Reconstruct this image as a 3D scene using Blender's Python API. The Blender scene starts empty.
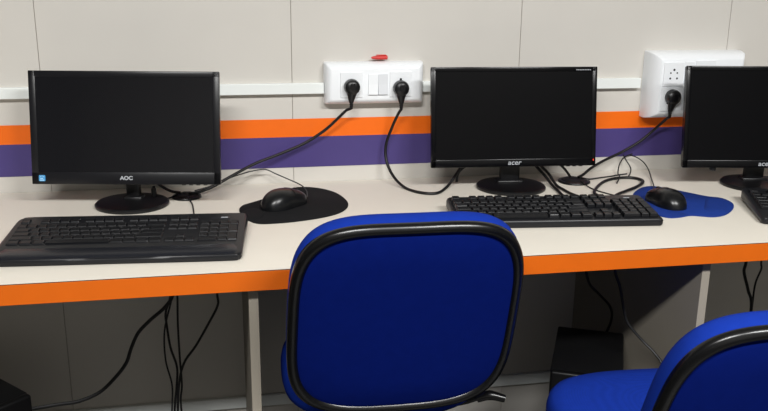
import bpy, bmesh, math, random
from mathutils import Vector, Matrix, Euler
random.seed(7)
PI = math.pi
R = math.radians
SC = bpy.context.scene
COL = SC.collection

# ------------------------------------------------------------------ materials
def lin(c):
    out = []
    for v in c:
        v = v / 255.0
        out.append(v / 12.92 if v <= 0.04045 else ((v + 0.055) / 1.055) ** 2.4)
    return tuple(out) + (1.0,)

def mat(name, rgb, rough=0.5, spec=0.5, metal=0.0, noise=0.0, nscale=20.0, bump=0.0, bscale=200.0,
        coat=0.0, sheen=0.0, rvar=0.0):
    m = bpy.data.materials.new(name); m.use_nodes = True
    nt = m.node_tree; b = nt.nodes['Principled BSDF']
    base = lin(rgb)
    b.inputs['Base Color'].default_value = base
    b.inputs['Roughness'].default_value = rough
    b.inputs['Specular IOR Level'].default_value = spec
    b.inputs['Metallic'].default_value = metal
    b.inputs['Coat Weight'].default_value = coat
    b.inputs['Sheen Weight'].default_value = sheen
    tc = nt.nodes.new('ShaderNodeTexCoord')
    if noise > 0:
        n = nt.nodes.new('ShaderNodeTexNoise'); n.inputs['Scale'].default_value = nscale
        n.inputs['Detail'].default_value = 5
        nt.links.new(tc.outputs['Object'], n.inputs['Vector'])
        mx = nt.nodes.new('ShaderNodeMix'); mx.data_type = 'RGBA'
        mx.inputs[6].default_value = tuple(max(0, c * (1 - noise)) for c in base[:3]) + (1,)
        mx.inputs[7].default_value = tuple(min(1, c * (1 + noise)) for c in base[:3]) + (1,)
        nt.links.new(n.outputs['Fac'], mx.inputs[0])
        nt.links.new(mx.outputs[2], b.inputs['Base Color'])
        if rvar > 0:
            mr = nt.nodes.new('ShaderNodeMapRange')
            mr.inputs[3].default_value = max(0, rough - rvar); mr.inputs[4].default_value = rough + rvar
            nt.links.new(n.outputs['Fac'], mr.inputs[0]); nt.links.new(mr.outputs[0], b.inputs['Roughness'])
    if bump > 0:
        n2 = nt.nodes.new('ShaderNodeTexNoise'); n2.inputs['Scale'].default_value = bscale
        n2.inputs['Detail'].default_value = 3
        nt.links.new(tc.outputs['Object'], n2.inputs['Vector'])
        bp = nt.nodes.new('ShaderNodeBump'); bp.inputs['Strength'].default_value = bump
        bp.inputs['Distance'].default_value = 0.002
        nt.links.new(n2.outputs['Fac'], bp.inputs['Height'])
        nt.links.new(bp.outputs['Normal'], b.inputs['Normal'])
    return m

def weave(name, rgb, rough=0.85, scale=700.0, amount=0.25, sheen=0.0, spec=0.15):
    m = mat(name, rgb, rough, spec, sheen=sheen)
    nt = m.node_tree; b = nt.nodes['Principled BSDF']
    tc = nt.nodes.new('ShaderNodeTexCoord')
    w1 = nt.nodes.new('ShaderNodeTexWave'); w1.bands_direction = 'X'; w1.inputs['Scale'].default_value = scale
    w2 = nt.nodes.new('ShaderNodeTexWave'); w2.bands_direction = 'Z'; w2.inputs['Scale'].default_value = scale
    n = nt.nodes.new('ShaderNodeTexNoise'); n.inputs['Scale'].default_value = 60
    for w in (w1, w2, n): nt.links.new(tc.outputs['Object'], w.inputs['Vector'])
    a = nt.nodes.new('ShaderNodeMath'); a.operation = 'MULTIPLY'
    nt.links.new(w1.outputs['Fac'], a.inputs[0]); nt.links.new(w2.outputs['Fac'], a.inputs[1])
    s = nt.nodes.new('ShaderNodeMath'); s.operation = 'ADD'
    nt.links.new(a.outputs[0], s.inputs[0]); nt.links.new(n.outputs['Fac'], s.inputs[1])
    h = nt.nodes.new('ShaderNodeMath'); h.operation = 'MULTIPLY'; h.inputs[1].default_value = 0.5
    nt.links.new(s.outputs[0], h.inputs[0])
    base = lin(rgb)
    mx = nt.nodes.new('ShaderNodeMix'); mx.data_type = 'RGBA'
    mx.inputs[6].default_value = tuple(c * (1 - amount) for c in base[:3]) + (1,)
    mx.inputs[7].default_value = tuple(min(1, c * (1 + amount)) for c in base[:3]) + (1,)
    nt.links.new(h.outputs[0], mx.inputs[0]); nt.links.new(mx.outputs[2], b.inputs['Base Color'])
    return m

def glow(name, rgb, strength):
    m = mat(name, rgb, 0.4)
    b = m.node_tree.nodes['Principled BSDF']
    b.inputs['Emission Color'].default_value = lin(rgb); b.inputs['Emission Strength'].default_value = strength
    return m

M = {}
M['wall'] = mat('wall_laminate', (205, 201, 194), 0.55, 0.35, noise=0.03, nscale=9, bump=0.05, bscale=60)
M['groove'] = mat('wall_joint', (150, 143, 134), 0.9, 0.1)
M['orange'] = mat('orange_tape', (242, 108, 6), 0.45, 0.4, noise=0.04, nscale=30)
M['purple'] = mat('purple_tape', (72, 60, 120), 0.45, 0.4, noise=0.05, nscale=30)
M['white_pvc'] = mat('white_plastic_trunking', (232, 236, 234), 0.35, 0.5, noise=0.015, nscale=12)
M['box'] = mat('white_switch_plastic', (240, 243, 246), 0.28, 0.5, noise=0.01, nscale=15)
M['box_grey'] = mat('pale_grey_switch_plastic', (222, 225, 229), 0.28, 0.5)
M['hole'] = mat('socket_hole', (18, 18, 20), 0.6)
M['desk'] = mat('desk_white_laminate', (226, 220, 208), 0.42, 0.4, noise=0.03, nscale=14, bump=0.04, bscale=90)
M['edge'] = mat('orange_edge_band', (208, 96, 10), 0.42, 0.45, noise=0.05, nscale=25)
M['edge_line'] = mat('dark_glue_line', (60, 44, 30), 0.7)
M['partition'] = mat('grey_partition_board', (146, 139, 127), 0.55, 0.3, noise=0.04, nscale=12)
M['room_wall'] = mat('room_wall_paint', (90, 91, 93), 0.7, 0.2, noise=0.03, nscale=6)
M['front_paint'] = mat('front_wall_paint', (142, 140, 136), 0.7, 0.2, noise=0.03, nscale=6)
M['floor'] = mat('grey_floor_tile', (40, 39, 37), 0.4, 0.5, noise=0.08, nscale=6)
M['ceiling'] = mat('ceiling_white', (225, 225, 220), 0.8, 0.2, noise=0.02, nscale=5)
M['bezel'] = mat('monitor_dark_plastic', (22, 22, 25), 0.3, 0.35, noise=0.08, nscale=60)
M['bezel_gloss'] = mat('monitor_gloss_black_plastic', (9, 9, 11), 0.22, 0.22, noise=0.05, nscale=60)
M['screen'] = mat('glossy_lcd_screen', (19, 19, 22), 0.12, 0.5)
M['screen_dim'] = mat('matt_lcd_screen', (6, 6, 8), 0.25, 0.16)
M['stand'] = mat('monitor_stand_plastic', (17, 17, 19), 0.33, 0.35, noise=0.06, nscale=50)
M['logo'] = mat('silver_lettering', (165, 168, 173), 0.4, 0.4)
M['sticker'] = mat('blue_sticker', (70, 150, 205), 0.5, 0.3)
M['sticker_pale'] = mat('pale_sticker_print', (190, 222, 238), 0.5, 0.3)
M['led'] = glow('red_led', (235, 60, 40), 0.6)
M['kb'] = mat('keyboard_black_plastic', (17, 18, 22), 0.36, 0.35, noise=0.06, nscale=80)
M['kb_satin'] = mat('keyboard_satin_palm_rest', (20, 22, 29), 0.33, 0.4, noise=0.06, nscale=60)
M['key'] = mat('key_black_plastic', (12, 13, 17), 0.42, 0.32, noise=0.08, nscale=120)
M['key_worn'] = mat('key_worn_satin_plastic', (20, 21, 25), 0.32, 0.45, noise=0.08, nscale=120)
M['pad_black'] = weave('black_pad_cloth', (22, 22, 24), 0.9, 900, 0.2)
M['pad_blue'] = weave('blue_pad_cloth', (24, 52, 128), 0.75, 900, 0.2)
M['mouse'] = mat('mouse_black_plastic', (15, 16, 18), 0.3, 0.45, noise=0.05, nscale=80)
M['rubber'] = mat('black_rubber', (15, 15, 17), 0.55, 0.3, noise=0.08, nscale=60)
M['cable'] = mat('black_cable_sheath', (15, 15, 17), 0.45, 0.4, noise=0.08, nscale=60)
M['plug'] = mat('black_plug_plastic', (15, 15, 17), 0.35, 0.45, noise=0.06, nscale=90)
M['red'] = mat('red_cap_plastic', (205, 50, 45), 0.4, 0.5, noise=0.08, nscale=60)
M['fabric'] = weave('blue_seat_fabric', (17, 46, 140), 0.92, 900, 0.18, 0.0, 0.08)
M['fabric_back'] = weave('dark_blue_back_fabric', (7, 24, 97), 0.95, 900, 0.2, 0.0, 0.03)
M['chair_black'] = mat('chair_black_plastic', (10, 10, 11), 0.27, 0.5, noise=0.06, nscale=50)
M['chrome'] = mat('steel_cylinder', (150, 150, 152), 0.3, 0.5, 0.9)
M['pc'] = mat('computer_black_metal', (9, 9, 10), 0.5, 0.25, noise=0.08, nscale=30)
M['pc_front'] = mat('computer_black_front', (8, 8, 9), 0.4, 0.25, noise=0.06, nscale=40)
M['lamp_housing'] = mat('lamp_housing', (235, 235, 232), 0.5)
M['diffuser'] = glow('lamp_diffuser', (250, 250, 245), 3.0)

# ------------------------------------------------------------------ helpers
def obj(name, bm, m, parent=None, smooth=False, angle=40):
    me = bpy.data.meshes.new(name)
    bmesh.ops.recalc_face_normals(bm, faces=bm.faces[:])
    bm.to_mesh(me); bm.free()
    mats = m if isinstance(m, (list, tuple)) else [m]
    for k in mats: me.materials.append(k)
    o = bpy.data.objects.new(name, me); COL.objects.link(o)
    if smooth:
        for p in me.polygons: p.use_smooth = True
        me.set_sharp_from_angle(angle=R(angle))
    if parent is not None: o.parent = parent
    return o

def thing(name, label, cat, loc=(0, 0, 0), rz=0.0, group=None):
    o = bpy.data.objects.new(name, None); COL.objects.link(o)
    o.empty_display_size = 0.05
    o.location = loc; o.rotation_euler = (0, 0, rz)
    o['label'] = label; o['category'] = cat
    if group: o['group'] = group
    return o

def tag(o, label, cat, group=None):
    o['label'] = label; o['category'] = cat
    if group: o['group'] = group
    return o

def struct(o):
    o['kind'] = 'structure'; return o

def add_box(bm, c, s, bevel=0.0, seg=2, mtx=None, mi=0):
    g = bmesh.ops.create_cube(bm, size=1.0)
    vs = g['verts']
    bmesh.ops.scale(bm, vec=Vector(s), verts=vs)
    fs = list({f for v in vs for f in v.link_faces})
    if bevel > 0:
        es = list({e for v in vs for e in v.link_edges})
        r = bmesh.ops.bevel(bm, geom=es, offset=bevel, segments=seg, profile=0.5, affect='EDGES')
        vs = list({v for f in r['faces'] for v in f.verts} | {v for v in vs if v.is_valid})
        fs = list({f for v in vs for f in v.link_faces})
    T = Matrix.Translation(Vector(c))
    if mtx is not None: T = T @ mtx
    bmesh.ops.transform(bm, matrix=T, verts=vs)
    for f in fs: f.material_index = mi
    return vs

def box(c, s, bevel=0.0, seg=2, mtx=None):
    bm = bmesh.new(); add_box(bm, c, s, bevel, seg, mtx); return bm

def loft(bm, rings, cap0=True, cap1=True, close=True, mi=0):
    rows = [[bm.verts.new(p) for p in r] for r in rings]
    n = len(rows[0])
    for a, b in zip(rows[:-1], rows[1:]):
        for i in range(n if close else n - 1):
            j = (i + 1) % n
            f = bm.faces.new((a[i], a[j], b[j], b[i])); f.material_index = mi
    if cap0: bm.faces.new(list(reversed(rows[0]))).material_index = mi
    if cap1: bm.faces.new(rows[-1]).material_index = mi
    return [v for r in rows for v in r]

def prism(bm, outline, prof, mi=0):
    """outline: 2D closed list; prof: list of (inset, z). Rings shrunk about the centroid by a length."""
    cx = sum(p[0] for p in outline) / len(outline); cy = sum(p[1] for p in outline) / len(outline)
    rings = []
    for ins, z in prof:
        ring = []
        for x, y in outline:
            d = math.hypot(x - cx, y - cy); k = max(0.0, (d - ins) / d) if d > 1e-9 else 0
            ring.append((cx + (x - cx) * k, cy + (y - cy) * k, z))
        rings.append(ring)
    return loft(bm, rings, mi=mi)

def lathe(bm, prof, n=32, c=(0, 0, 0), mi=0, mtx=None):
    rings = []
    for r, z in prof:
        rings.append([Vector((max(r, 1e-4) * math.cos(2 * PI * i / n), max(r, 1e-4) * math.sin(2 * PI * i / n), z)) for i in range(n)])
    if mtx is not None: rings = [[mtx @ p for p in r] for r in rings]
    rings = [[p + Vector(c) for p in r] for r in rings]
    return loft(bm, rings, mi=mi)

def spline(pts, k=8, closed=False):
    P = [Vector(p) for p in pts]; n = len(P); out = []
    segs = n if closed else n - 1
    for i in range(segs):
        if closed:
            a, b, c, d = P[(i - 1) % n], P[i], P[(i + 1) % n], P[(i + 2) % n]
        else:
            b, c = P[i], P[i + 1]
            a = P[i - 1] if i > 0 else b * 2 - c
            d = P[i + 2] if i + 2 < n else c * 2 - b
        for s in range(k):
            t = s / k
            out.append(0.5 * ((2 * b) + (c - a) * t + (2 * a - 5 * b + 4 * c - d) * t * t + (3 * b - a - 3 * c + d) * t ** 3))
    if not closed: out.append(P[-1])
    return out

def add_tube(bm, pts, r, n=8, k=8, closed=False, mi=0, zmin=None):
    """pts world points; r a radius or list of radii per control point"""
    path = spline(pts, k, closed)
    if zmin is not None:
        for p in path: p.z = max(p.z, zmin)
    def rad(i):
        if not isinstance(r, (list, tuple)): return r
        u = i / k; a = min(int(u), len(r) - 1); b = min(a + 1, len(r) - 1)
        return r[a] + (r[b] - r[a]) * (u - a)
    rings = []; up = Vector((0.13, 0.31, 0.94)).normalized(); prev = None
    N = len(path)
    for i, p in enumerate(path):
        q0 = path[i - 1] if (i > 0 or closed) else p
        q1 = path[(i + 1) % N] if (i < N - 1 or closed) else p
        t = (q1 - q0)
        if t.length < 1e-9: t = Vector((0, 0, 1))
        t.normalize()
        if prev is None:
            a = up.cross(t)
            if a.length < 1e-3: a = Vector((1, 0, 0)).cross(t)
        else:
            a = prev - t * prev.dot(t)
        a.normalize(); b = t.cross(a); prev = a
        rr = rad(i)
        rings.append([p + a * rr * math.cos(2 * PI * j / n) + b * rr * math.sin(2 * PI * j / n) for j in range(n)])
    if closed: rings.append(rings[0]); return loft(bm, rings, False, False, mi=mi)
    return loft(bm, rings, mi=mi)

def rrect(w, h, r, n=6):
    out = []
    for cx, cy, a0 in ((w / 2 - r, h / 2 - r, 0), (-w / 2 + r, h / 2 - r, 90), (-w / 2 + r, -h / 2 + r, 180), (w / 2 - r, -h / 2 + r, 270)):
        for i in range(n + 1):
            a = R(a0 + 90 * i / n); out.append((cx + r * math.cos(a), cy + r * math.sin(a)))
    return out

def superell(a, b, n, k=64, taper=0.0):
    out = []
    for i in range(k):
        t = 2 * PI * i / k; c, s = math.cos(t), math.sin(t)
        x = a * math.copysign(abs(c) ** (2 / n), c); y = b * math.copysign(abs(s) ** (2 / n), s)
        x *= 1 + taper * y / b
        out.append((x, y))
    return out

def text_mesh(body, size, m, name, parent, mtx, shear=0.0, depth=0.0006, offset=0.0):
    cu = bpy.data.curves.new(name, 'FONT'); cu.body = body; cu.size = size
    cu.align_x = 'CENTER'; cu.align_y = 'CENTER'; cu.shear = shear; cu.extrude = depth; cu.offset = offset
    o = bpy.data.objects.new(name, cu); COL.objects.link(o)
    bpy.context.view_layer.update()
    me = bpy.data.meshes.new_from_object(o.evaluated_get(bpy.context.evaluated_depsgraph_get()))
    bpy.data.objects.remove(o); bpy.data.curves.remove(cu)
    me.name = name; me.transform(mtx); me.materials.clear(); me.materials.append(m)
    o2 = bpy.data.objects.new(name, me); COL.objects.link(o2); o2.parent = parent
    return o2

# ------------------------------------------------------------------ the room
X0, X1, Y0, ZC = -2.6, 3.6, -4.6, 2.75
bm = bmesh.new()
seams = [-0.402 + 0.5818 * k for k in range(-4, 8)]
bx = [X0] + [s for s in seams if X0 < s < X1] + [X1]
for a, b in zip(bx[:-1], bx[1:]):
    add_box(bm, ((a + b) / 2, 0.009, ZC / 2), (b - a - 0.0013, 0.018, ZC), 0.0004, 1)
add_box(bm, ((X0 + X1) / 2, 0.0275, ZC / 2), (X1 - X0, 0.05, ZC), mi=1)
struct(obj('wall_back', bm, [M['wall'], M['groove']]))
struct(obj('wall_left', box((X0 - 0.05, Y0 / 2, ZC / 2), (0.1, -Y0, ZC)), M['room_wall']))
struct(obj('wall_right', box((X1 + 0.05, Y0 / 2, ZC / 2), (0.1, -Y0, ZC)), M['room_wall']))
struct(obj('wall_front', box(((X0 + X1) / 2, Y0 - 0.05, ZC / 2), (X1 - X0, 0.1, ZC)), M['front_paint']))
struct(obj('ceiling', box(((X0 + X1) / 2, Y0 / 2, ZC + 0.05), (X1 - X0, -Y0, 0.1)), M['ceiling']))
bm = bmesh.new()
add_box(bm, ((X0 + X1) / 2, Y0 / 2, -0.052), (X1 - X0, -Y0, 0.1))
for i in range(int((X1 - X0) / 0.6) + 1):
    for j in range(8):
        xa, xb = X0 + 0.6 * i, min(X0 + 0.6 * (i + 1), X1); ya, yb = Y0 + 0.6 * j, min(Y0 + 0.6 * (j + 1), 0)
        if xb - xa > 0.02 and yb - ya > 0.02:
            add_box(bm, ((xa + xb) / 2, (ya + yb) / 2, -0.004), (xb - xa - 0.003, yb - ya - 0.003, 0.008))
struct(obj('floor', bm, M['floor']))
# painted bands and the low strip along the wall
struct(obj('trim_1', box(((X0 + X1) / 2, -0.0008, 0.8895), (X1 - X0, 0.0016, 0.0455)), M['orange']))
struct(obj('trim_2', box(((X0 + X1) / 2, -0.0007, 0.8280), (X1 - X0, 0.0014, 0.0775)), M['purple']))
struct(obj('trim_3', box(((X0 + X1) / 2, -0.006, 0.150), (X1 - X0, 0.012, 0.032), 0.002), M['white_pvc']))

def trunking(xa, xb, label):
    t = thing('cable_trunking', label, 'cable trunking', ((xa + xb) / 2, 0, 0.9765), 0, 'white cable trunking on the wall')
    L = xb - xa
    bm = box((0, -0.006, 0.0125), (L, 0.016, 0.025), 0.001, 1); obj('channel', bm, M['white_pvc'], t)
    bm = box((0, -0.0155, 0.0125), (L, 0.003, 0.0262), 0.0012, 2); obj('cover', bm, M['white_pvc'], t)
    return t
trunking(-2.6, 0.2565, 'long white plastic cable trunking behind the left monitor, ending at the wide socket box')
trunking(0.5055, 1.0955, 'short white plastic cable trunking between the two white socket boxes')

# ------------------------------------------------------------------ desk
DX0, DX1, DD = -1.85, 2.55, 0.638
desk = thing('computer_desk', 'long white laminate computer desk with orange front edge along the wall', 'desk', ((DX0 + DX1) / 2, -DD / 2, 0))
cx, cy = (DX0 + DX1) / 2, -DD / 2
def dl(x, y, z): return (x - cx, y - cy, z)
top = obj('desk_top', box(dl(cx, -(DD - 0.003) / 2 - 0.0005, 0.731), (DX1 - DX0, DD - 0.004, 0.038), 0.0008, 1), M['desk'], desk)
eb = obj('edge_band', box(dl(cx, -DD + 0.0008, 0.7308), (DX1 - DX0, 0.0026, 0.0375), 0.0006, 1), M['edge'], desk)
obj('edge_seam', box(dl(cx, -DD + 0.0007, 0.7499), (DX1 - DX0, 0.0022, 0.0008)), M['edge_line'], desk)
for px in (-1.79, -0.871, 0.049, 0.969, 1.889, 2.5):
    p = obj('partition_panel', box(dl(px, -0.305, 0.356), (0.018, 0.608, 0.711), 0.0006, 1), M['partition'], desk)

# grommets
def grommet(x, y, r, label):
    t = thing('cable_grommet', label, 'cable grommet', (x, y, 0.75), 0, 'black cable grommets in the desk top')
    bm = bmesh.new()
    lathe(bm, [(r, 0.0), (r, 0.003), (r * 0.96, 0.005), (r * 0.82, 0.006), (r * 0.80, 0.0045), (0.0, 0.0045)], 40)
    obj('rim', bm, M['stand'], t, True)
    bm = bmesh.new()
    lathe(bm, [(r * 0.79, 0.0046), (r * 0.79, 0.0066), (r * 0.74, 0.0074), (0.0, 0.0074)], 40)
    add_box(bm, (0, r * 0.45, 0.0075), (r * 0.5, r * 0.5, 0.001))
    obj('cap', bm, M['rubber'], t, True)
grommet(-0.082, -0.105, 0.034, 'round black cable grommet in the desk top just right of the left monitor stand')
grommet(0.890, -0.102, 0.041, 'round black cable grommet in the desk top right of the middle monitor stand')

# ------------------------------------------------------------------ monitors
def monitor(label, base, yaw, pc, W, H, tilt, bez, screen_m, bezel_m, neck_w, logo, shear, base_r):
    """pc: panel centre in the local frame of the stand (x, y, z)"""
    t = thing('computer_monitor', label, 'monitor', base, yaw, 'flat black monitors on the desk')
    bs, bt, bb = bez
    T = Matrix.Translation(Vector(pc)) @ Matrix.Rotation(-tilt, 4, 'X')
    # in panel space: x right, z up, y back; front face at y = 0
    bm = bmesh.new()
    th = 0.020
    vs = add_box(bm, (0, th / 2 + 0.001, 0), (W - 0.002, th, H - 0.002), 0.003, 2)
    for (cxx, czz, sx, sz) in ((-W / 2 + bs / 2, 0, bs, H), (W / 2 - bs / 2, 0, bs, H), (0, H / 2 - bt / 2, W, bt), (0, -H / 2 + bb / 2, W, bb)):
        add_box(bm, (cxx, 0.004, czz), (sx, 0.010, sz), 0.0014, 2)
    bm.transform(T); h = obj('bezel', bm, bezel_m, t, True, 30)
    bm = bmesh.new()
    add_box(bm, (0, 0.0006, (bb - bt) / 2), (W - 2 * bs + 0.001, 0.0012, H - bt - bb + 0.001))
    bm.transform(T); obj('screen', bm, screen_m, t)
    bm = bmesh.new()
    out = rrect(W * 0.86, H * 0.80, 0.02)
    prism(bm, out, [(0, 0), (0.002, 0.010), (0.03, 0.022), (0.055, 0.026)])
    for k in range(9):
        add_box(bm, (0, -0.07 + k * 0.009, 0.0262), (0.16, 0.004, 0.001))
    bm.transform(T @ Matrix.Translation((0, 0.020, 0)) @ Matrix.Rotation(-PI / 2, 4, 'X')); obj('rear_housing', bm, M['bezel'], t, True, 35)
    # neck and hinge
    nb = pc[1] + 0.034
    bm = bmesh.new()
    add_box(bm, (0, nb, 0.075), (neck_w, 0.018, 0.135), 0.005, 3)
    add_box(bm, (0, nb, 0.012), (neck_w * 1.35, 0.034, 0.014), 0.005, 3)
    obj('neck', bm, M['stand'], t, True, 35)
    bm = bmesh.new()
    e = [(base_r * math.cos(2 * PI * i / 56), base_r * 0.98 * math.sin(2 * PI * i / 56)) for i in range(56)]
    prism(bm, e, [(0.002, 0.0), (0, 0.002), (0, 0.006), (0.003, 0.009), (0.012, 0.0105), (0.045, 0.012), (base_r - 0.001, 0.013)])
    obj('stand_base', bm, M['stand'], t, True, 35)
    # logo lettering on the lower bezel
    TL = T @ Matrix.Translation((0, -0.0014, -H / 2 + bb / 2 + 0.0005)) @ Matrix.Rotation(PI / 2, 4, 'X')
    text_mesh(logo[0], logo[1], M['logo'], 'logo', t, TL @ Matrix.Diagonal((logo[2], 1, 1, 1)), shear, 0.0004, logo[3])
    # row of control buttons under the right end
    for k in range(4):
        bm = bmesh.new(); add_box(bm, (W / 2 - 0.035 - k * 0.016, 0.009, -H / 2 - 0.0005), (0.009, 0.006, 0.003), 0.0008, 1)
        bm.transform(T); obj('button', bm, bezel_m, t)
    return t, T

ZM = 0.75
m1, T1 = monitor('leftmost black monitor, with a small blue sticker on its lower left corner', (-0.2014, -0.155, ZM), R(-9.4),
                 (0, -0.0148, 0.1803), 0.415, 0.2492, R(9), (0.015, 0.013, 0.027), M['screen'], M['bezel'], 0.032,
                 ('AOC', 0.0115, 1.1, 0.0005), 0.0, 0.082)
bm = bmesh.new(); prism(bm, rrect(0.014, 0.0135, 0.002, 3), [(0, 0), (0, 0.0005)])
TS = T1 @ Matrix.Translation((-0.415 / 2 + 0.0225, -0.0011, -0.2492 / 2 + 0.0135)) @ Matrix.Rotation(PI / 2, 4, 'X')
bm.transform(TS); st = obj('sticker', bm, M['sticker'], m1); st['label'] = 'small blue energy sticker'
bm = bmesh.new()
arc = [(0.0045 * math.cos(a), 0.0005 + 0.0045 * math.sin(a), 0.0006) for a in [R(20 + 14 * i) for i in range(11)]]
add_tube(bm, arc, 0.0004, 5, 2)
add_box(bm, (0, -0.0042, 0.0006), (0.009, 0.0018, 0.0004)); add_box(bm, (-0.001, -0.0005, 0.0006), (0.006, 0.0016, 0.0004))
bm.transform(TS); obj('sticker_print', bm, M['sticker_pale'], st)

m2, T2 = monitor('middle black monitor, facing the blue chair, with a tiny red light at its corner', (0.7075, -0.137, ZM), R(-4.2),
                 (-0.003, -0.0135, 0.1807), 0.410, 0.2405, R(9), (0.012, 0.012, 0.019), M['screen_dim'], M['bezel_gloss'], 0.050,
                 ('acer', 0.0165, 1.15, 0.0002), 0.15, 0.086)
bm = bmesh.new(); add_box(bm, (0.410 / 2 - 0.006, -0.0012, -0.2405 / 2 + 0.014), (0.0022, 0.0012, 0.0045), 0.0004, 1); bm.transform(T2)
o = obj('power_light', bm, M['led'], m2); o['label'] = 'tiny red power light'
bm = bmesh.new()
for k in range(9):
    add_box(bm, (0.410 / 2 - 0.052 + k * 0.0042, -0.0012, 0.2405 / 2 - 0.0075), (0.0028, 0.0005, 0.0022))
bm.transform(T2); o = obj('fine_print', bm, M['logo'], m2); o['label'] = 'tiny pale print on the upper right bezel'

m3, T3 = monitor('rightmost black monitor, cut by the picture edge, in front of the deep socket box', (1.3385, -0.205, ZM), R(-9.0),
                 (0, -0.0148, 0.1775), 0.412, 0.2510, R(9), (0.012, 0.012, 0.019), M['screen_dim'], M['bezel_gloss'], 0.050,
                 ('acer', 0.0165, 1.15, 0.0002), 0.15, 0.086)
bm = bmesh.new(); add_box(bm, (0.412 / 2 - 0.006, -0.0012, -0.2510 / 2 + 0.014), (0.0022, 0.0012, 0.0045), 0.0004, 1); bm.transform(T3)
obj('power_light', bm, M['led'], m3)
bm = bmesh.new(); lathe(bm, [(0.0, -0.006), (0.007, -0.005), (0.009, 0.0), (0.009, 0.006)], 20)
bm.transform(T3 @ Matrix.Translation((-0.412 / 2 + 0.080, 0.012, -0.2510 / 2 - 0.003)))
obj('bottom_knob', bm, M['stand'], m3, True)

# ------------------------------------------------------------------ keyboards
KEYMESH = {}
def key_mesh(w, h, p, m, hgt=0.0075):
    kk = (round(w, 2), round(h, 2), round(p, 5), m.name, hgt)
    if kk in KEYMESH: return KEYMESH[kk]
    bm = bmesh.new()
    a, b = w * p - 0.0012, h * p - 0.0012
    prism(bm, rrect(a, b, 0.0012, 2), [(0, 0), (0.0002, hgt * 0.35), (0.0018, hgt * 0.92), (0.0026, hgt), (0.005, hgt - 0.0004)])
    bmesh.ops.recalc_face_normals(bm, faces=bm.faces[:])
    me = bpy.data.meshes.new('key'); bm.to_mesh(me); bm.free(); me.materials.append(m)
    KEYMESH[kk] = me
    return me

def layout():
    L = []   # (x_centre_u, row_y_u, w, h, rank)
    def run(x, y, ws, rank=0):
        for w in ws:
            L.append((x + w / 2, y, w, 1, rank)); x += w
    yF = 5.35
    L.append((0.5, yF, 1, 1, 9))
    for x in (2, 6.5, 11): run(x, yF, [1] * 4)
    for x in (15.25, 16.25, 17.25): L.append((x + 0.5, yF, 1, 1, 9))
    run(0, 4, [1] * 13 + [2]); run(15.25, 4, [1] * 3); run(18.5, 4, [1] * 4)
    run(0, 3, [1.5] + [1] * 12 + [1.5]); run(15.25, 3, [1] * 3); run(18.5, 3, [1] * 3); L.append((22, 2.5, 1, 2, 0))
    run(0, 2, [1.75] + [1] * 11 + [2.25]); run(18.5, 2, [1] * 3)
    run(0, 1, [2.25] + [1] * 10 + [2.75]); run(16.25, 1, [1]); run(18.5, 1, [1] * 3); L.append((22, 0.5, 1, 2, 0))
    run(0, 0, [1.25] * 3 + [6.25] + [1.25] * 4); run(15.25, 0, [1] * 3); run(18.5, 0, [2, 1])
    return L

def keyboard(label, loc, rz, W, D, front, zf, zb, pitch, body_out, body_m, keym, hgt, palm=None, edge_r=0.004):
    """local frame: origin at the footprint centre, x right, y back. front = depth of the strip before the keys."""
    t = thing('keyboard', label, 'keyboard', loc, rz, 'black keyboards on the desk')
    slope = (zb - zf) / D
    def zt(y): return zf + slope * (y + D / 2)
    bm = bmesh.new()
    prof = [(0.002, 0), (0, 0.25), (0, 0.72), (0.0022, 0.93), (0.005, 1.0)]
    cxm = sum(p[0] for p in body_out) / len(body_out); cym = sum(p[1] for p in body_out) / len(body_out)
    rings = []
    for ins, f in prof:
        r = []
        for x, y in body_out:
            d = math.hypot(x - cxm, y - cym); k = (d - ins) / d
            xx, yy = cxm + (x - cxm) * k, cym + (y - cym) * k
            zlow = 0.0015 + max(0, slope * 0.35 * (yy + D / 2))
            r.append((xx, yy, zlow + (zt(yy) - zlow) * f))
        rings.append(r)
    loft(bm, rings); obj('body', bm, body_m, t, True, 30)
    for sx in (-1, 1):
        bm = box((sx * (W / 2 - 0.05), D / 2 - 0.02, 0.0036), (0.022, 0.008, 0.0072), 0.001, 1); obj('foot', bm, M['rubber'], t)
        bm = box((sx * (W / 2 - 0.05), -D / 2 + 0.02, 0.0011), (0.022, 0.008, 0.0022), 0.0005, 1); obj('foot', bm, M['rubber'], t)
    if palm: palm(t, zt)
    # recessed key bed
    ang = math.atan(slope)
    x0 = -11.25 * pitch; y0 = -D / 2 + front + 0.5 * pitch
    RX = Matrix.Rotation(ang, 4, 'X')
    rest = bmesh.new()
    for (ux, uy, w, h, rank) in layout():
        x = x0 + ux * pitch; y = y0 + uy * pitch
        me = key_mesh(w, h, pitch, keym if (w == 1 or random.random() < .7) else M['key_worn'], hgt)
        if rank == 9:
            b2 = bmesh.new(); b2.from_mesh(me); b2.transform(Matrix.Translation((x, y, zt(y) - 0.0012)) @ RX)
            tmp = bpy.data.meshes.new('tmp'); b2.to_mesh(tmp); b2.free(); rest.from_mesh(tmp); bpy.data.meshes.remove(tmp)
            continue
        o = bpy.data.objects.new('key', me); COL.objects.link(o); o.parent = t
        o.location = (x, y, zt(y) - 0.0012); o.rotation_euler = (ang, 0, 0)
    o = obj('system_keys', rest, keym, t); o['kind'] = 'stuff'
    yy = y0 + 5.35 * pitch
    bm = box((x0 + 20.5 * pitch, yy, zt(yy) + 0.0003), (0.036, 0.008, 0.001), 0.0003, 1, RX); o = obj('indicator_panel', bm, M['kb_satin'], t)
    bm = box((x0 + 20.9 * pitch, yy + 0.0015, zt(yy) + 0.0012), (0.014, 0.0032, 0.0008), 0, 1, RX); o = obj('indicator_label', bm, M['logo'], t)
    o['label'] = 'pale printed indicator label'
    return t

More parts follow.
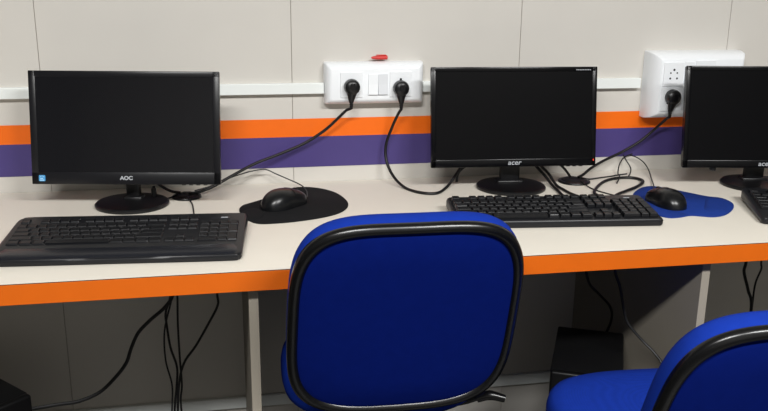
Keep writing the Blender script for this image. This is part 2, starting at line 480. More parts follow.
# left keyboard: wide body, satin palm rest with a long soft lip
def out_left():
    W, D = 0.452, 0.190
    pts = [(-0.228, -0.086), (-0.223, -0.095), (-0.205, -0.0975), (-0.10, -0.0985), (0.0, -0.0985), (0.10, -0.0985), (0.205, -0.097), (0.222, -0.092),
           (0.2265, -0.08), (0.2270, -0.03), (0.2285, 0.03), (0.2300, 0.085), (0.2280, 0.100), (0.216, 0.107), (0.10, 0.1085), (0.0, 0.109), (-0.10, 0.1085),
           (-0.205, 0.107), (-0.221, 0.100), (-0.2265, 0.085), (-0.2275, 0.03), (-0.2285, -0.03)]
    return [(p.x, p.y) for p in spline([(x, y, 0) for x, y in pts], 5, True)]
def palm_left(t, zt):
    bm = bmesh.new()
    rings = []
    for i in range(41):
        x = -0.219 + 0.438 * i / 40
        yb = -0.048 - 0.006 * math.cos(x / 0.22 * PI / 2)
        prof = [(-0.0955, 0.006), (-0.097, 0.011), (-0.094, 0.0155), (-0.08, 0.0185), (-0.062, 0.0195), (yb, 0.0192), (yb + 0.001, 0.012)]
        e = max(0.0, abs(x) - 0.205) / 0.014
        rings.append([(x, y + (0.008 * e * e if y < -0.08 else 0), z - 0.003 * e * e) for y, z in prof])
    loft(bm, rings); obj('palm_rest', bm, M['kb_satin'], t, True, 50)
a1 = R(-4.6)
fl = Vector((-0.420, -0.541)); ex = Vector((math.cos(a1), math.sin(a1))); ey = Vector((-math.sin(a1), math.cos(a1)))
c1 = fl + ex * 0.226 + ey * 0.095
kb_left = keyboard('wide black keyboard with a satin palm rest in front of the leftmost monitor', (c1.x, c1.y, ZM), a1, 0.452, 0.190, 0.062, 0.014, 0.034,
         0.0191, out_left(), M['kb'], M['key'], 0.0045, palm_left)

a2 = R(-6.0)
fl = Vector((0.482, -0.449)); ex = Vector((math.cos(a2), math.sin(a2))); ey = Vector((-math.sin(a2), math.cos(a2)))
c2 = fl + ex * 0.2225 + ey * 0.070
keyboard('slim black keyboard with tall keys in front of the middle monitor', (c2.x, c2.y, ZM), a2, 0.450, 0.145, 0.011, 0.016, 0.031,
         0.0192, rrect(0.450, 0.145, 0.007), M['kb'], M['key'], 0.0095)
a3 = R(-20.0)
fl = Vector((1.144, -0.520)); ex = Vector((math.cos(a3), math.sin(a3))); ey = Vector((-math.sin(a3), math.cos(a3)))
c3 = fl + ex * 0.222 + ey * 0.100
keyboard('black keyboard cut by the picture edge, turned askew below the rightmost monitor', (c3.x, c3.y, ZM), a3, 0.444, 0.200, 0.055, 0.015, 0.032,
         0.0188, rrect(0.444, 0.200, 0.010), M['kb'], M['key'], 0.0085)

# ------------------------------------------------------------------ mouse pads
def pad(label, pts, m, z=0.003):
    out = [(p.x, p.y) for p in spline([(x, y, 0) for x, y in pts], 6, True)]
    cx = sum(p[0] for p in out) / len(out); cy = sum(p[1] for p in out) / len(out)
    out = [(x - cx, y - cy) for x, y in out]
    t = thing('mouse_pad', label, 'mouse pad', (cx, cy, ZM), 0)
    bm = bmesh.new(); prism(bm, out, [(0.0006, 0), (0, 0.0006), (0, z - 0.0006), (0.0008, z)])
    obj('mat', bm, m, t, True, 40)
    return t, (cx, cy)
P1 = [(0.036, -0.245), (0.043, -0.208), (0.064, -0.185), (0.095, -0.155), (0.137, -0.095), (0.182, -0.060), (0.230, -0.073), (0.268, -0.122), (0.284, -0.190),
      (0.281, -0.245), (0.258, -0.291), (0.218, -0.322), (0.162, -0.343), (0.108, -0.352), (0.068, -0.345), (0.046, -0.300)]
pad1, pc1 = pad('black oval mouse pad with a rounded wrist lobe beside the left keyboard', P1, M['pad_black'])
bm = bmesh.new()
e = [(0.026 * math.cos(2 * PI * i / 40), 0.044 * math.sin(2 * PI * i / 40)) for i in range(40)]
prism(bm, e, [(0, 0.0026), (0.001, 0.004), (0.005, 0.006), (0.015, 0.0075), (0.022, 0.0078)])
bm.transform(Matrix.Translation((0.062 - pc1[0], -0.285 - pc1[1], 0)) @ Matrix.Rotation(R(-8), 4, 'Z'))
obj('wrist_rest', bm, M['pad_black'], pad1, True)
P2 = [(0.975, -0.258), (1.022, -0.200), (1.059, -0.182), (1.086, -0.200), (1.124, -0.256), (1.150, -0.294), (1.176, -0.315), (1.177, -0.358), (1.153, -0.400), (1.109, -0.442),
      (1.073, -0.455), (1.047, -0.446), (1.024, -0.437), (0.993, -0.446), (0.966, -0.444), (0.952, -0.415), (0.953, -0.340)]
pad2, pc2 = pad('bright blue mouse pad with a wrist cushion, right of the slim keyboard', P2, M['pad_blue'])
bm = bmesh.new()
e = rrect(0.130, 0.050, 0.024, 8)
prism(bm, e, [(0, 0.0026), (0.002, 0.0034), (0.007, 0.005), (0.013, 0.006), (0.020, 0.0065)])
bm.transform(Matrix.Translation((1.126 - pc2[0], -0.372 - pc2[1], 0)) @ Matrix.Rotation(R(57), 4, 'Z'))
obj('wrist_rest', bm, M['pad_blue'], pad2, True)

# ------------------------------------------------------------------ mice (front of the mouse points along +x locally)
def mouse(label, x, y, rz, Lm=0.112, Wm=0.062, Hm=0.037, cable=None, cable_local=None):
    t = thing('computer_mouse', label, 'mouse', (x, y, ZM + 0.0032), rz)
    def sect(u):   # u 0 (rear) .. 1 (front): half width, height
        w = Wm / 2 * (1 - abs(2 * u - 1) ** 2.6) ** 0.42 * (1 - 0.10 * math.exp(-((u - 0.62) / 0.16) ** 2))
        h = Hm * (max(0.0, 1 - ((u - 0.40) / 0.62) ** 2)) ** 0.55 if u > 0.40 else Hm * max(0.0, 1 - ((0.40 - u) / 0.41) ** 2.2) ** 0.6
        return max(w, 0.0012), max(h, 0.004)
    def shell(u0, u1, z0f, grow, n=18, ang0=0, ang1=180, bottom=True):
        bm = bmesh.new(); rings = []
        for i in range(n + 1):
            u = u0 + (u1 - u0) * i / n; w, h = sect(u); w += grow; h += grow
            ring = []
            for j in range(17):
                a = R(ang0 + (ang1 - ang0) * j / 16)
                ring.append(((u - 0.5) * Lm, math.copysign(abs(math.cos(a)) ** 0.8, math.cos(a)) * w, z0f + (h - z0f) * math.sin(a) ** 0.75))
            rings.append(ring)
        if bottom: loft(bm, rings)
        else: loft(bm, rings, False, False, False)
        return bm
    obj('shell', shell(0.004, 0.996, 0.0, 0.0, 26), M['mouse'], t, True, 60)
    for a0, a1 in ((100, 142), (38, 80)):
        bm = shell(0.60, 0.975, 0.003, 0.0006, 10, a0, a1)
        obj('button', bm, M['mouse'], t, True, 60)
    w, h = sect(0.76)
    bm = bmesh.new(); lathe(bm, [(0.001, -0.003), (0.0085, -0.003), (0.0095, -0.0015), (0.0095, 0.0015), (0.0085, 0.003), (0.001, 0.003)], 24,
                            mtx=Matrix.Rotation(PI / 2, 4, 'X'))
    bm.transform(Matrix.Translation((0.26 * Lm, 0, h - 0.006))); obj('scroll_wheel', bm, M['rubber'], t, True)
    inv = (Matrix.Translation((x, y, ZM + 0.0032)) @ Matrix.Rotation(rz, 4, 'Z')).inverted()
    pts = [inv @ Vector(p) for p in cable]
    w0 = Vector((0.5 * Lm - 0.003, 0, 0.006)); w1 = Vector((0.5 * Lm + 0.010, 0, 0.005))
    bm = bmesh.new(); add_tube(bm, [w0, w1] + pts, 0.0015, 8, 8)
    add_tube(bm, [w0, Vector((0.5 * Lm + 0.004, 0, 0.0055)), w1], [0.0032, 0.0028, 0.002], 8, 4)
    obj('cord', bm, M['cable'], t, True)
    return t
mouse('black mouse on the black oval mouse pad', 0.138, -0.222, R(38), 0.122, 0.068, 0.041,
      cable=[(0.200, -0.120, 0.7565), (0.196, -0.075, 0.757), (0.184, -0.050, 0.760), (0.163, -0.045, 0.7695), (0.133, -0.035, 0.782), (0.107, -0.030, 0.793), (0.074, -0.035, 0.791), (0.040, -0.050, 0.786),
             (0.001, -0.062, 0.776), (-0.032, -0.076, 0.766), (-0.064, -0.086, 0.7602)])
mouse('black mouse on the bright blue mouse pad', 1.013, -0.345, R(98), 0.118, 0.066, 0.039,
      cable=[(1.030, -0.255, 0.759), (1.061, -0.197, 0.7575), (1.096, -0.120, 0.754), (1.118, -0.060, 0.763), (1.119, -0.030, 0.776), (1.102, -0.022, 0.789), (1.080, -0.022, 0.797)])

# ------------------------------------------------------------------ socket boxes on the wall
def taper_box(bm, x0, x1, z0, z1, depth, ins, mi=0, r=0.006):
    W, H = x1 - x0, z1 - z0
    prof = [(0.0, 0.0), (0.0, depth * 0.35), (ins * 0.30, depth * 0.72), (ins, depth * 0.97), (ins + 0.004, depth)]
    rings = []
    for ins_, y in prof:
        rings.append([(px, -y, pz) for px, pz in rrect(W - 2 * ins_, H - 2 * ins_, r, 5)])
    loft(bm, rings, mi=mi)

b1 = thing('wall_socket_box', 'wide white double socket box on the wall with two black plugs in it', 'socket box', (0.381, 0, 1.001), 0, 'white socket boxes on the wall')
bm = bmesh.new(); taper_box(bm, -0.124, 0.124, -0.047, 0.056, 0.040, 0.011, r=0.004); obj('housing', bm, M['box'], b1, True, 35)
def module(parent, name, x, z, w, h, y, m, kind):
    bm = bmesh.new()
    if kind == 'switch':
        # rocker: two facets
        vs = [(-w / 2, 0, -h / 2), (w / 2, 0, -h / 2), (w / 2, 0, h / 2), (-w / 2, 0, h / 2),
              (-w / 2, -0.0055, -h / 2 + 0.0005), (w / 2, -0.0055, -h / 2 + 0.0005), (w / 2, -0.0022, h / 2 - 0.0005), (-w / 2, -0.0022, h / 2 - 0.0005),
              (-w / 2, -0.0030, 0), (w / 2, -0.0030, 0)]
        V = [bm.verts.new((x + a, y + b, z + c)) for a, b, c in vs]
        for f in ((4, 5, 9, 8), (8, 9, 6, 7), (0, 1, 5, 4), (2, 3, 7, 6), (3, 0, 4, 8, 7), (1, 2, 6, 9, 5), (3, 2, 1, 0)):
            bm.faces.new([V[i] for i in f])
    else:
        add_box(bm, (x, y - 0.001, z), (w, 0.004, h), 0.001, 2)
    o = obj(name, bm, m, parent)
    if kind == 'socket':
        hb = bmesh.new()
        for hx, hz, r in ((0, 0.012, 0.0030), (-0.009, 0.004, 0.0021), (0.009, 0.004, 0.0021), (-0.0095, -0.010, 0.0026), (0.0095, -0.010, 0.0026)):
            lathe(hb, [(r, 0), (r, 0.0006)], 14, (x + hx, y - 0.0028, z + hz), mtx=Matrix.Rotation(PI / 2, 4, 'X'))
        obj('pin_holes', hb, M['hole'], o)
    return o
yf = -0.040
module(b1, 'socket', -0.060, -0.001, 0.054, 0.062, yf, M['box'], 'socket')
module(b1, 'switch', -0.0065, -0.001, 0.0235, 0.050, yf, M['box'], 'switch')
module(b1, 'switch', 0.0185, -0.001, 0.0235, 0.050, yf, M['box_grey'], 'switch')
module(b1, 'socket', 0.062, -0.001, 0.054, 0.062, yf, M['box'], 'socket')

b2 = thing('wall_socket_box', 'deep white socket box on the wall, half hidden behind the rightmost monitor', 'socket box', (1.240, 0, 0.985), 0, 'white socket boxes on the wall')
bm = bmesh.new(); taper_box(bm, -0.140, 0.127, -0.086, 0.089, 0.066, 0.016, r=0.003); obj('housing', bm, M['box'], b2, True, 35)
yf = -0.066
module(b2, 'socket', -0.082, 0.032, 0.056, 0.062, yf, M['box'], 'socket')
module(b2, 'socket', -0.083, -0.032, 0.056, 0.062, yf, M['box'], 'socket')
module(b2, 'switch', -0.038, 0.036, 0.026, 0.056, yf, M['box'], 'switch')
module(b2, 'switch', -0.038, -0.032, 0.026, 0.056, yf, M['box_grey'], 'switch')
module(b2, 'socket', 0.006, 0.036, 0.056, 0.062, yf, M['box'], 'socket')
module(b2, 'socket', 0.006, -0.032, 0.056, 0.062, yf, M['box'], 'socket')

# red cap lying on top of the wide box
t = thing('red_cap', 'small red plastic pen cap lying on top of the wide socket box', 'pen cap', (0.394, -0.018, 1.0572), R(4))
bm = bmesh.new(); lathe(bm, [(0.0012, -0.021), (0.0030, -0.018), (0.0046, -0.008), (0.0050, 0.010), (0.0052, 0.019), (0.004, 0.020)], 20, mtx=Matrix.Rotation(PI / 2, 4, 'Y'))
bm.transform(Matrix.Translation((0, 0, 0.0054))); obj('sleeve', bm, M['red'], t, True)
bm = box((0.004, 0, 0.0115), (0.026, 0.003, 0.0022), 0.0008, 1); obj('clip', bm, M['red'], t)

# ------------------------------------------------------------------ power leads with plugs
def power_lead(label, px, py, pz, pts, r=0.0034, lean=0.0, tail=None):
    t = thing('power_cable', label, 'cable', (px, py, pz), 0)
    o = Vector((px, py, pz))
    bm = bmesh.new()
    RX = Matrix.Rotation(PI / 2, 4, 'X')
    lathe(bm, [(0.0175, 0.0), (0.0195, 0.003), (0.0195, 0.013), (0.0178, 0.020), (0.0125, 0.0245), (0.004, 0.0255)], 28, mtx=RX)
    # squared body tail leading down to the cord
    rings = []
    for k in range(9):
        u = k / 8
        w = 0.0165 - 0.0105 * u ** 0.8; d = 0.0105 - 0.0055 * u
        zc = -0.006 - 0.030 * u
        rings.append([(lean * u * 0.012 + w * cxx, -0.0125 + d * syy, zc) for cxx, syy in [(math.cos(2 * PI * i / 16), math.sin(2 * PI * i / 16)) for i in range(16)]])
    loft(bm, rings)
    add_box(bm, (0, -0.0255, 0.002), (0.012, 0.002, 0.016), 0.0008, 1)
    plug = obj('plug', bm, M['plug'], t, True, 35)
    bm = bmesh.new()
    for k in range(4):
        u = k / 3; add_tube(bm, [(lean * 0.012, -0.0125, -0.035 - 0.005 * k), (lean * 0.012, -0.0125, -0.038 - 0.005 * k)], 0.0054 - 0.0005 * k, 10, 2)
    obj('strain_relief', bm, M['rubber'], plug, True, 35)
    start = [Vector((lean * 0.012, -0.0125, -0.034)), Vector((lean * 0.012, -0.0125, -0.050))]
    bm = bmesh.new(); add_tube(bm, start + [Vector(p) - o for p in pts], r, 10, 8)
    obj('cord', bm, M['cable'], t, True)
    return t
power_lead('black power cable from the left socket of the wide box to the left grommet', 0.3205, -0.0425, 0.996,
           [(0.306, -0.048, 0.938), (0.286, -0.040, 0.917), (0.256, -0.031, 0.888), (0.207, -0.026, 0.856), (0.144, -0.030, 0.831), (0.082, -0.045, 0.812), (0.025, -0.072, 0.790),
            (-0.023, -0.095, 0.770), (-0.058, -0.104, 0.7605), (-0.078, -0.106, 0.7592)], 0.0036, -0.2)
power_lead('black power cable hanging from the right socket of the wide box to the middle monitor', 0.4425, -0.0425, 0.991,
           [(0.437, -0.045, 0.926), (0.424, -0.032, 0.889), (0.411, -0.026, 0.845), (0.411, -0.034, 0.807), (0.423, -0.062, 0.773), (0.443, -0.110, 0.7545), (0.470, -0.160, 0.7538),
            (0.508, -0.172, 0.7538), (0.545, -0.125, 0.7548), (0.573, -0.100, 0.776), (0.588, -0.096, 0.800), (0.597, -0.090, 0.830)], 0.0036)
power_lead('black power cable from the deep socket box to the grommet by the middle monitor', 1.157, -0.0685, 0.960,
           [(1.153, -0.062, 0.900), (1.138, -0.034, 0.868), (1.104, -0.026, 0.835), (1.052, -0.030, 0.808), (0.998, -0.045, 0.791), (0.951, -0.068, 0.777), (0.922, -0.086, 0.765), (0.904, -0.095, 0.7598)], 0.0036, -0.5)

def cable(label, pts, r=0.003, cat='cable', extra=None, name='signal_cable', group=None):
    bm = bmesh.new(); o = Vector(pts[0])
    add_tube(bm, [Vector(p) - o for p in pts], r, 8, 8)
    ob = obj(name, bm, M['cable'], None, True); ob.location = o
    return tag(ob, label, cat, group)

# cables at the left monitor
cable('thick black cable dropping from behind the left monitor into the left grommet',
      [(-0.168, -0.105, 0.812), (-0.150, -0.110, 0.792), (-0.135, -0.110, 0.778), (-0.116, -0.106, 0.766), (-0.096, -0.104, 0.7612)], 0.0034)
t = thing('video_cable', 'black video plug hanging below the left monitor on a thin cord to the grommet', 'cable', (-0.1545, -0.128, 0.7515))
bm = bmesh.new(); add_box(bm, (0, 0, 0.018), (0.012, 0.010, 0.024), 0.003, 2); add_tube(bm, [(0, 0, 0.029), (0, 0.002, 0.034)], 0.0035, 8, 4)
obj('connector', bm, M['plug'], t, True)
bm = bmesh.new(); add_tube(bm, [(0, 0, 0.006), (0.004, -0.001, 0.0022), (0.022, 0.001, 0.002), (0.040, 0.010, 0.004), (0.053, 0.016, 0.0088)], 0.0017, 8, 8)
obj('cord', bm, M['cable'], t, True)
kinv = (Matrix.Translation((c1.x, c1.y, ZM)) @ Matrix.Rotation(a1, 4, 'Z')).inverted()
bm = bmesh.new()
add_tube(bm, [kinv @ Vector(p) for p in [(-0.060, -0.372, 0.765), (-0.058, -0.345, 0.756), (-0.061, -0.290, 0.7522), (-0.064, -0.230, 0.7522), (-0.068, -0.175, 0.7522), (-0.076, -0.140, 0.7545), (-0.080, -0.120, 0.7595)]], 0.0016)
obj('cord', bm, M['cable'], kb_left, True)

# cables at the middle monitor
cable('short black cable hanging behind the lower left corner of the middle monitor',
      [(0.640, -0.082, 0.815), (0.620, -0.078, 0.802), (0.600, -0.075, 0.790), (0.588, -0.074, 0.775), (0.584, -0.076, 0.7545)], 0.0032)
cable('thick black cable from the middle monitor dropping behind the slim keyboard, inner one',
      [(0.770, -0.090, 0.812), (0.785, -0.100, 0.795), (0.803, -0.120, 0.773), (0.811, -0.150, 0.757), (0.808, -0.195, 0.7542), (0.803, -0.240, 0.7542), (0.808, -0.285, 0.7542), (0.850, -0.318, 0.7542)], 0.0038)
cable('thick black cable from the middle monitor dropping behind the slim keyboard, outer one',
      [(0.782, -0.086, 0.812), (0.796, -0.097, 0.797), (0.812, -0.118, 0.779), (0.822, -0.148, 0.757), (0.826, -0.185, 0.754), (0.832, -0.240, 0.754), (0.856, -0.290, 0.754), (0.900, -0.310, 0.754)], 0.0036)
cable('black cable slanting from the middle monitor down into its grommet',
      [(0.835, -0.090, 0.815), (0.851, -0.094, 0.797), (0.868, -0.098, 0.779), (0.880, -0.100, 0.7625)], 0.0034)
cable('thick black cable looped on the desk between the slim keyboard and the blue mouse pad',
      [(0.880, -0.322, 0.764), (0.884, -0.275, 0.757), (0.889, -0.228, 0.7542), (0.921, -0.175, 0.7542), (0.963, -0.125, 0.7542), (1.005, -0.099, 0.7542), (1.046, -0.096, 0.7542), (1.064, -0.120, 0.7545),
       (1.050, -0.162, 0.7575), (1.012, -0.203, 0.7582), (0.966, -0.238, 0.7580), (0.930, -0.262, 0.7560), (0.905, -0.300, 0.755)], 0.0038)
cable('thin cord lying from the middle grommet to the far side of the black cable loop',
      [(0.912, -0.098, 0.7590), (0.937, -0.092, 0.7530), (0.972, -0.080, 0.7525), (1.005, -0.070, 0.7525), (1.030, -0.060, 0.7525), (1.062, -0.050, 0.7525)], 0.0018)
cable('thin cord leaning on the wall behind the loop, bowed to the left',
      [(1.094, -0.008, 0.797), (1.071, -0.010, 0.789), (1.055, -0.018, 0.774), (1.045, -0.032, 0.7625), (1.033, -0.055, 0.757), (1.020, -0.082, 0.7615), (1.012, -0.108, 0.7600), (0.990, -0.140, 0.7525)], 0.0017)
cable('thin cord leaning on the wall behind the loop, bowed to the right',
      [(1.062, -0.018, 0.798), (1.070, -0.020, 0.784), (1.078, -0.028, 0.770), (1.079, -0.036, 0.761), (1.068, -0.055, 0.7535), (1.056, -0.072, 0.7525)], 0.0017)
cable('thin cord running from the grommet edge under the slim keyboard back edge',
      [(0.896, -0.128, 0.7590), (0.900, -0.150, 0.7540), (0.905, -0.190, 0.7520), (0.925, -0.240, 0.7520), (0.940, -0.262, 0.7520)], 0.0016)

# cables under the desk
cable('thick black power cable under the desk sweeping left to the computer on the floor',
      [(-0.108, -0.20, 0.7095), (-0.112, -0.20, 0.60), (-0.121, -0.20, 0.545), (-0.141, -0.20, 0.514), (-0.176, -0.20, 0.484), (-0.205, -0.20, 0.454), (-0.223, -0.20, 0.417), (-0.237, -0.20, 0.380), (-0.265, -0.20, 0.344),
       (-0.301, -0.205, 0.313), (-0.347, -0.215, 0.299), (-0.391, -0.22, 0.298), (-0.440, -0.230, 0.298), (-0.490, -0.243, 0.299), (-0.530, -0.252, 0.300)], 0.0042)
cable('leftmost thin cord hanging under the desk left of the partition',
      [(-0.118, -0.18, 0.7095), (-0.122, -0.18, 0.60), (-0.124, -0.19, 0.538), (-0.145, -0.20, 0.457), (-0.147, -0.20, 0.380), (-0.136, -0.20, 0.314), (-0.140, -0.20, 0.246), (-0.150, -0.18, 0.10), (-0.19, -0.13, 0.006)], 0.0022)
cable('wavy cord hanging under the desk, second from the left of the bundle',
      [(-0.128, -0.165, 0.7095), (-0.128, -0.17, 0.62), (-0.128, -0.18, 0.538), (-0.141, -0.187, 0.495), (-0.140, -0.187, 0.457), (-0.135, -0.187, 0.405), (-0.123, -0.187, 0.353), (-0.127, -0.187, 0.300), (-0.134, -0.187, 0.245), (-0.15, -0.16, 0.08), (-0.16, -0.09, 0.006)], 0.0028)
cable('straight cord hanging under the desk in the middle of the bundle',
      [(-0.110, -0.165, 0.7095), (-0.112, -0.17, 0.62), (-0.113, -0.172, 0.537), (-0.116, -0.172, 0.455), (-0.116, -0.172, 0.365), (-0.115, -0.172, 0.299), (-0.120, -0.172, 0.244), (-0.115, -0.14, 0.08), (-0.10, -0.09, 0.006)], 0.0026)
cable('cord under the desk slanting in from the partition side to join the bundle',
      [(-0.024, -0.20, 0.7095), (-0.022, -0.20, 0.60), (-0.021, -0.20, 0.539), (-0.021, -0.20, 0.511), (-0.042, -0.20, 0.470), (-0.075, -0.20, 0.413), (-0.104, -0.20, 0.372), (-0.118, -0.205, 0.326), (-0.126, -0.205, 0.245), (-0.13, -0.19, 0.08), (-0.11, -0.16, 0.006)], 0.0030)
cable('black cord under the desk hanging down behind the right computer tower',
      [(0.835, -0.30, 0.7095), (0.840, -0.30, 0.64), (0.849, -0.30, 0.583), (0.862, -0.30, 0.546), (0.891, -0.30, 0.516), (0.923, -0.295, 0.480), (0.938, -0.275, 0.431), (0.930, -0.235, 0.34), (0.915, -0.215, 0.24), (0.93, -0.18, 0.08), (0.93, -0.12, 0.006)], 0.0032)
cable('black cord under the desk hanging down between the right computer tower and the partition',
      [(0.842, -0.45, 0.7095), (0.848, -0.45, 0.637), (0.864, -0.45, 0.594), (0.878, -0.45, 0.540), (0.889, -0.455, 0.508), (0.915, -0.475, 0.475), (0.936, -0.50, 0.452), (0.946, -0.525, 0.425), (0.944, -0.545, 0.34), (0.93, -0.555, 0.15), (0.92, -0.55, 0.006)], 0.0032)
cable('black cord hanging under the desk right of the right partition, thicker one',
      [(1.338, -0.20, 0.7095), (1.340, -0.20, 0.60), (1.345, -0.20, 0.540), (1.343, -0.20, 0.512), (1.362, -0.20, 0.460), (1.379, -0.20, 0.402), (1.385, -0.19, 0.20), (1.38, -0.16, 0.006)], 0.0040)
cable('thin black cord hanging under the desk at the far right edge of the picture',
      [(1.394, -0.195, 0.7095), (1.393, -0.195, 0.60), (1.393, -0.195, 0.537), (1.396, -0.195, 0.515), (1.386, -0.193, 0.473), (1.388, -0.190, 0.402), (1.40, -0.18, 0.20), (1.42, -0.15, 0.006)], 0.0026)

# ------------------------------------------------------------------ computers on the floor
def tower(label, x, y, rz, w, d, h):
    t = thing('computer_tower', label, 'computer', (x, y, 0), rz, 'black computer towers under the desk')
    obj('case', box((0, 0.008, h / 2 + 0.006), (w, d - 0.016, h - 0.012), 0.004, 2), M['pc'], t, True, 35)
    bm = bmesh.new(); add_box(bm, (0, -d / 2 + 0.009, h / 2 + 0.006), (w - 0.002, 0.018, h - 0.010), 0.006, 3)
    obj('front_panel', bm, M['pc_front'], t, True, 35)
    for k in range(2):
        obj('drive_cover', box((0, -d / 2 - 0.0006, h - 0.055 - k * 0.048), (w - 0.03, 0.003, 0.041), 0.001, 1), M['pc_front'], t)
    bm = bmesh.new(); lathe(bm, [(0.011, 0), (0.011, 0.003), (0.009, 0.004), (0.0, 0.004)], 20, mtx=Matrix.Rotation(PI / 2, 4, 'X'))
    bm.transform(Matrix.Translation((0, -d / 2 + 0.0005, h * 0.62))); obj('power_button', bm, M['bezel'], t, True)
    for sx in (-1, 1):
        for sy in (-1, 1):
            obj('foot', box((sx * (w / 2 - 0.025), sy * (d / 2 - 0.05), 0.004), (0.03, 0.03, 0.008), 0.001, 1), M['rubber'], t)
    return t
tower('black computer tower under the desk behind the right chair, against the partition', 0.824, -0.402, R(-26), 0.158, 0.26, 0.420)
tower('black computer tower standing askew under the desk at the lower left corner', -0.565, -0.345, R(42), 0.165, 0.30, 0.420)

# ------------------------------------------------------------------ chairs
def chair(label, loc, rz, dz, spoke0, half_w, gap):
    t = thing('task_chair', label, 'chair', loc, rz, 'blue task chairs at the desk')
    zs = 0.455 + dz           # top of the seat at its rim
    # seat cushion
    out = superell(half_w, 0.190, 2.8, 72)
    def ring(s, z, drop=0.0):
        r = []
        for x, y in out:
            k = s; yy = y * k
            front = max(0.0, (yy - 0.09) / 0.10)
            r.append((x * k, yy, z - 0.014 * front ** 2 * (1 if z > zs - 0.03 else 0.2)))
        return r
    bm = bmesh.new()
    loft(bm, [ring(0.93, zs - 0.062), ring(0.985, zs - 0.058), ring(1.0, zs - 0.045), ring(1.0, zs - 0.028), ring(0.985, zs - 0.012), ring(0.95, zs - 0.002),
              ring(0.88, zs + 0.004), ring(0.70, zs + 0.007), ring(0.45, zs + 0.006), ring(0.2, zs + 0.004), ring(0.02, zs + 0.004)])
    obj('seat', bm, M['fabric'], t, True, 60)
    bm = bmesh.new(); loft(bm, [ring(0.60, zs - 0.088), ring(0.86, zs - 0.078), ring(0.955, zs - 0.064), ring(0.955, zs - 0.058)])
    obj('seat_shell', bm, M['chair_black'], t, True, 40)
    # backrest, own frame: u right, v up along the back, y normal (forward +)
    zc = zs + gap; yc = -0.298
    TB = Matrix.Translation((0, yc, zc)) @ Matrix.Rotation(R(20), 4, 'X')
    A, B = 0.205, 0.220
    bo = superell(A, B, 3.9, 96, -0.027)
    def bring(s, y, dx=0.0):
        """ring of the outline drawn in by the length (1 - s) * A on every side"""
        d = (1 - s) * A
        ku, kv = max(0.02, (A - d) / A), max(0.02, (B - d) / B)
        return [(u * ku, y + 0.25 * (u * ku) ** 2, v * kv) for u, v in bo]
    bm = bmesh.new()
    loft(bm, [bring(0.90, -0.002), bring(0.97, 0.000), bring(1.0, 0.008), bring(1.005, 0.020), bring(1.0, 0.030), bring(0.985, 0.038), bring(0.94, 0.044), bring(0.80, 0.048), bring(0.5, 0.049), bring(0.02, 0.049)])
    bm.transform(TB); back = obj('backrest', bm, M['fabric'], t, True, 60)
    # black rim on the rear
    bm = bmesh.new()
    rings = []
    w0, w1 = 1.006, 0.908
    n = 12
    for i in range(n + 1):
        u = i / n
        rings.append(bring(w0 + (w1 - w0) * u, 0.002 - 0.011 * math.sin(PI * min(1, 0.06 + u * 0.94)) ** 0.6))
    rings.append(bring(w1, 0.004)); rings.append(bring(w0 - 0.01, 0.009)); rings.append(bring(w0, 0.006))
    rings.append(rings[0])
    loft(bm, rings, False, False); bmesh.ops.remove_doubles(bm, verts=bm.verts[:], dist=1e-6)
    bm.transform(TB); obj('rear_rim', bm, M['chair_black'], t, True, 60)
    bm = bmesh.new()
    loft(bm, [bring(0.915, 0.003), bring(0.915, -0.003), bring(0.87, -0.0060), bring(0.6, -0.0070), bring(0.3, -0.0070), bring(0.02, -0.0070)])
    bm.transform(TB); obj('rear_panel', bm, M['fabric_back'], t, True, 60)
    # spine from seat to the foot of the back
    bm = bmesh.new()
    path = spline([(0, -0.02, zs - 0.098), (0, -0.14, zs - 0.098), (0, -0.175, zs - 0.092), (0, -0.198, zs - 0.080), (0, -0.206, zs - 0.065), (0, -0.210, zs - 0.045)], 6)
    rings = []
    for i, p in enumerate(path):
        q0, q1 = path[max(i - 1, 0)], path[min(i + 1, len(path) - 1)]
        tt = (q1 - q0).normalized(); nn = Vector((0, -tt.z, tt.y))
        rings.append([p + Vector((cx * 0.034, 0, 0)) + nn * (cy * 0.005) for cx, cy in ((-1, -1), (1, -1), (1, 1), (-1, 1))])
    loft(bm, rings); obj('spine', bm, M['chair_black'], t)
    # mechanism, lever, column, star base, casters
    obj('mechanism', box((0, 0.0, zs - 0.105), (0.16, 0.20, 0.035), 0.008, 2), M['chair_black'], t, True, 35)
    bm = bmesh.new()
    add_tube(bm, [(0.06, -0.085, zs - 0.100), (0.15, -0.105, zs - 0.086), (0.195, -0.115, zs - 0.070)], 0.005, 8, 5)
    add_tube(bm, [(0.190, -0.114, zs - 0.072), (0.215, -0.119, zs - 0.064), (0.246, -0.127, zs - 0.070)], [0.009, 0.0105, 0.008], 10, 5)
    obj('lever', bm, M['chair_black'], t, True)
    bm = bmesh.new(); lathe(bm, [(0.026, 0.10), (0.026, 0.27), (0.024, 0.275), (0.0145, 0.276), (0.0145, zs - 0.118)], 24); obj('gas_lift', bm, M['chrome'], t, True)
    bm = bmesh.new(); lathe(bm, [(0.03, 0.075), (0.046, 0.085), (0.046, 0.125), (0.032, 0.14), (0.027, 0.142)], 28); obj('base_hub', bm, M['chair_black'], t, True)
    for k in range(5):
        a = spoke0 + 2 * PI * k / 5
        RZ = Matrix.Rotation(a, 4, 'Z')
        bm = bmesh.new(); rings = []
        for i in range(7):
            u = i / 6; x = 0.03 + 0.170 * u; hw = 0.021 - 0.008 * u; zt = 0.122 - 0.042 * u ** 1.3; zb = 0.092 - 0.026 * u
            rings.append([(x, -hw, zb), (x, hw, zb), (x, hw * 0.9, zt - 0.004), (x, hw * 0.5, zt), (x, -hw * 0.5, zt), (x, -hw * 0.9, zt - 0.004)])
        loft(bm, rings); bm.transform(RZ); sp = obj('base_spoke', bm, M['chair_black'], t, True, 40)
        bm = bmesh.new()
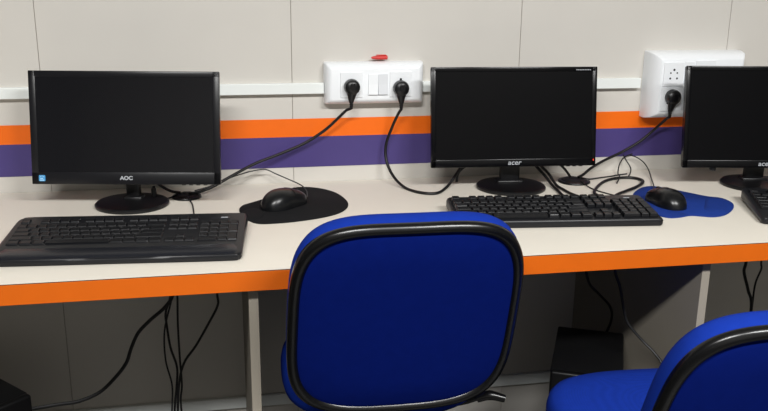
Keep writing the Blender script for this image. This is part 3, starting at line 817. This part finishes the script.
        for sy in (-1, 1):
            lathe(bm, [(0.008, -0.008), (0.024, -0.007), (0.026, -0.004), (0.026, 0.004), (0.024, 0.007), (0.008, 0.008)], 22, (0.192, sy * 0.0125, 0.026), mtx=Matrix.Rotation(PI / 2, 4, 'X'))
        add_tube(bm, [(0.192, 0, 0.030), (0.190, 0, 0.068)], 0.006, 8, 3)
        bm.transform(RZ); obj('caster', bm, M['rubber'], sp, True, 40)
    return t
chair('blue upholstered task chair with black rim pushed up against the desk, in the centre', (0.3140, -0.455, 0), R(-1.5), 0.037, R(0), 0.207, 0.184)
chair('blue task chair at the lower right, set back from the desk and cut off', (0.8250, -0.801, 0), R(-3.8), 0.038, R(33), 0.240, 0.122)

# ------------------------------------------------------------------ ceiling lights
def lamp(x, y, L, watts, w=0.28):
    t = thing('ceiling_light', 'white ceiling light fitting overhead', 'ceiling light', (x, y, ZC), 0, 'ceiling lights')
    obj('housing', box((0, 0, -0.03), (L + 0.06, w + 0.04, 0.06), 0.004, 1), M['lamp_housing'], t)
    obj('diffuser', box((0, 0, -0.0615), (L, w, 0.003)), M['diffuser'], t)
    li = bpy.data.lights.new('tube_light', 'AREA'); li.shape = 'RECTANGLE'; li.size = L; li.size_y = w
    li.energy = watts; li.color = (1.0, 0.995, 0.98)
    o = bpy.data.objects.new('tube_light', li); COL.objects.link(o); o.location = (x, y, ZC - 0.067)
lamp(-0.45, -2.75, 1.2, 108)
lamp(1.35, -2.75, 1.2, 110)

w = bpy.data.worlds.new('room_world'); SC.world = w; w.use_nodes = True
w.node_tree.nodes['Background'].inputs[0].default_value = (0.8, 0.85, 0.9, 1)
w.node_tree.nodes['Background'].inputs[1].default_value = 0.05

# ------------------------------------------------------------------ camera
cam = bpy.data.cameras.new('camera'); co = bpy.data.objects.new('camera', cam); COL.objects.link(co)
pit, yaw, rol = R(15.8065), R(11.0699), R(0.6127)
fw = Vector((math.sin(yaw) * math.cos(pit), math.cos(yaw) * math.cos(pit), -math.sin(pit)))
rt = Vector((math.cos(yaw), -math.sin(yaw), 0)); up = rt.cross(fw)
r2 = rt * math.cos(rol) + up * math.sin(rol); u2 = -rt * math.sin(rol) + up * math.cos(rol)
mw = Matrix((r2, u2, -fw)).transposed().to_4x4(); mw.translation = Vector((0, -2.10935, 1.28731))
co.matrix_world = mw
cam.sensor_width = 36.0; cam.lens = 857.84 / 768 * 36.0; cam.clip_start = 0.02
SC.camera = co
SC.view_settings.view_transform = 'Standard'
SC.view_settings.look = 'None'
SC.view_settings.exposure = 0.0
SC.view_settings.gamma = 1.0
SC.view_settings.use_curve_mapping = False
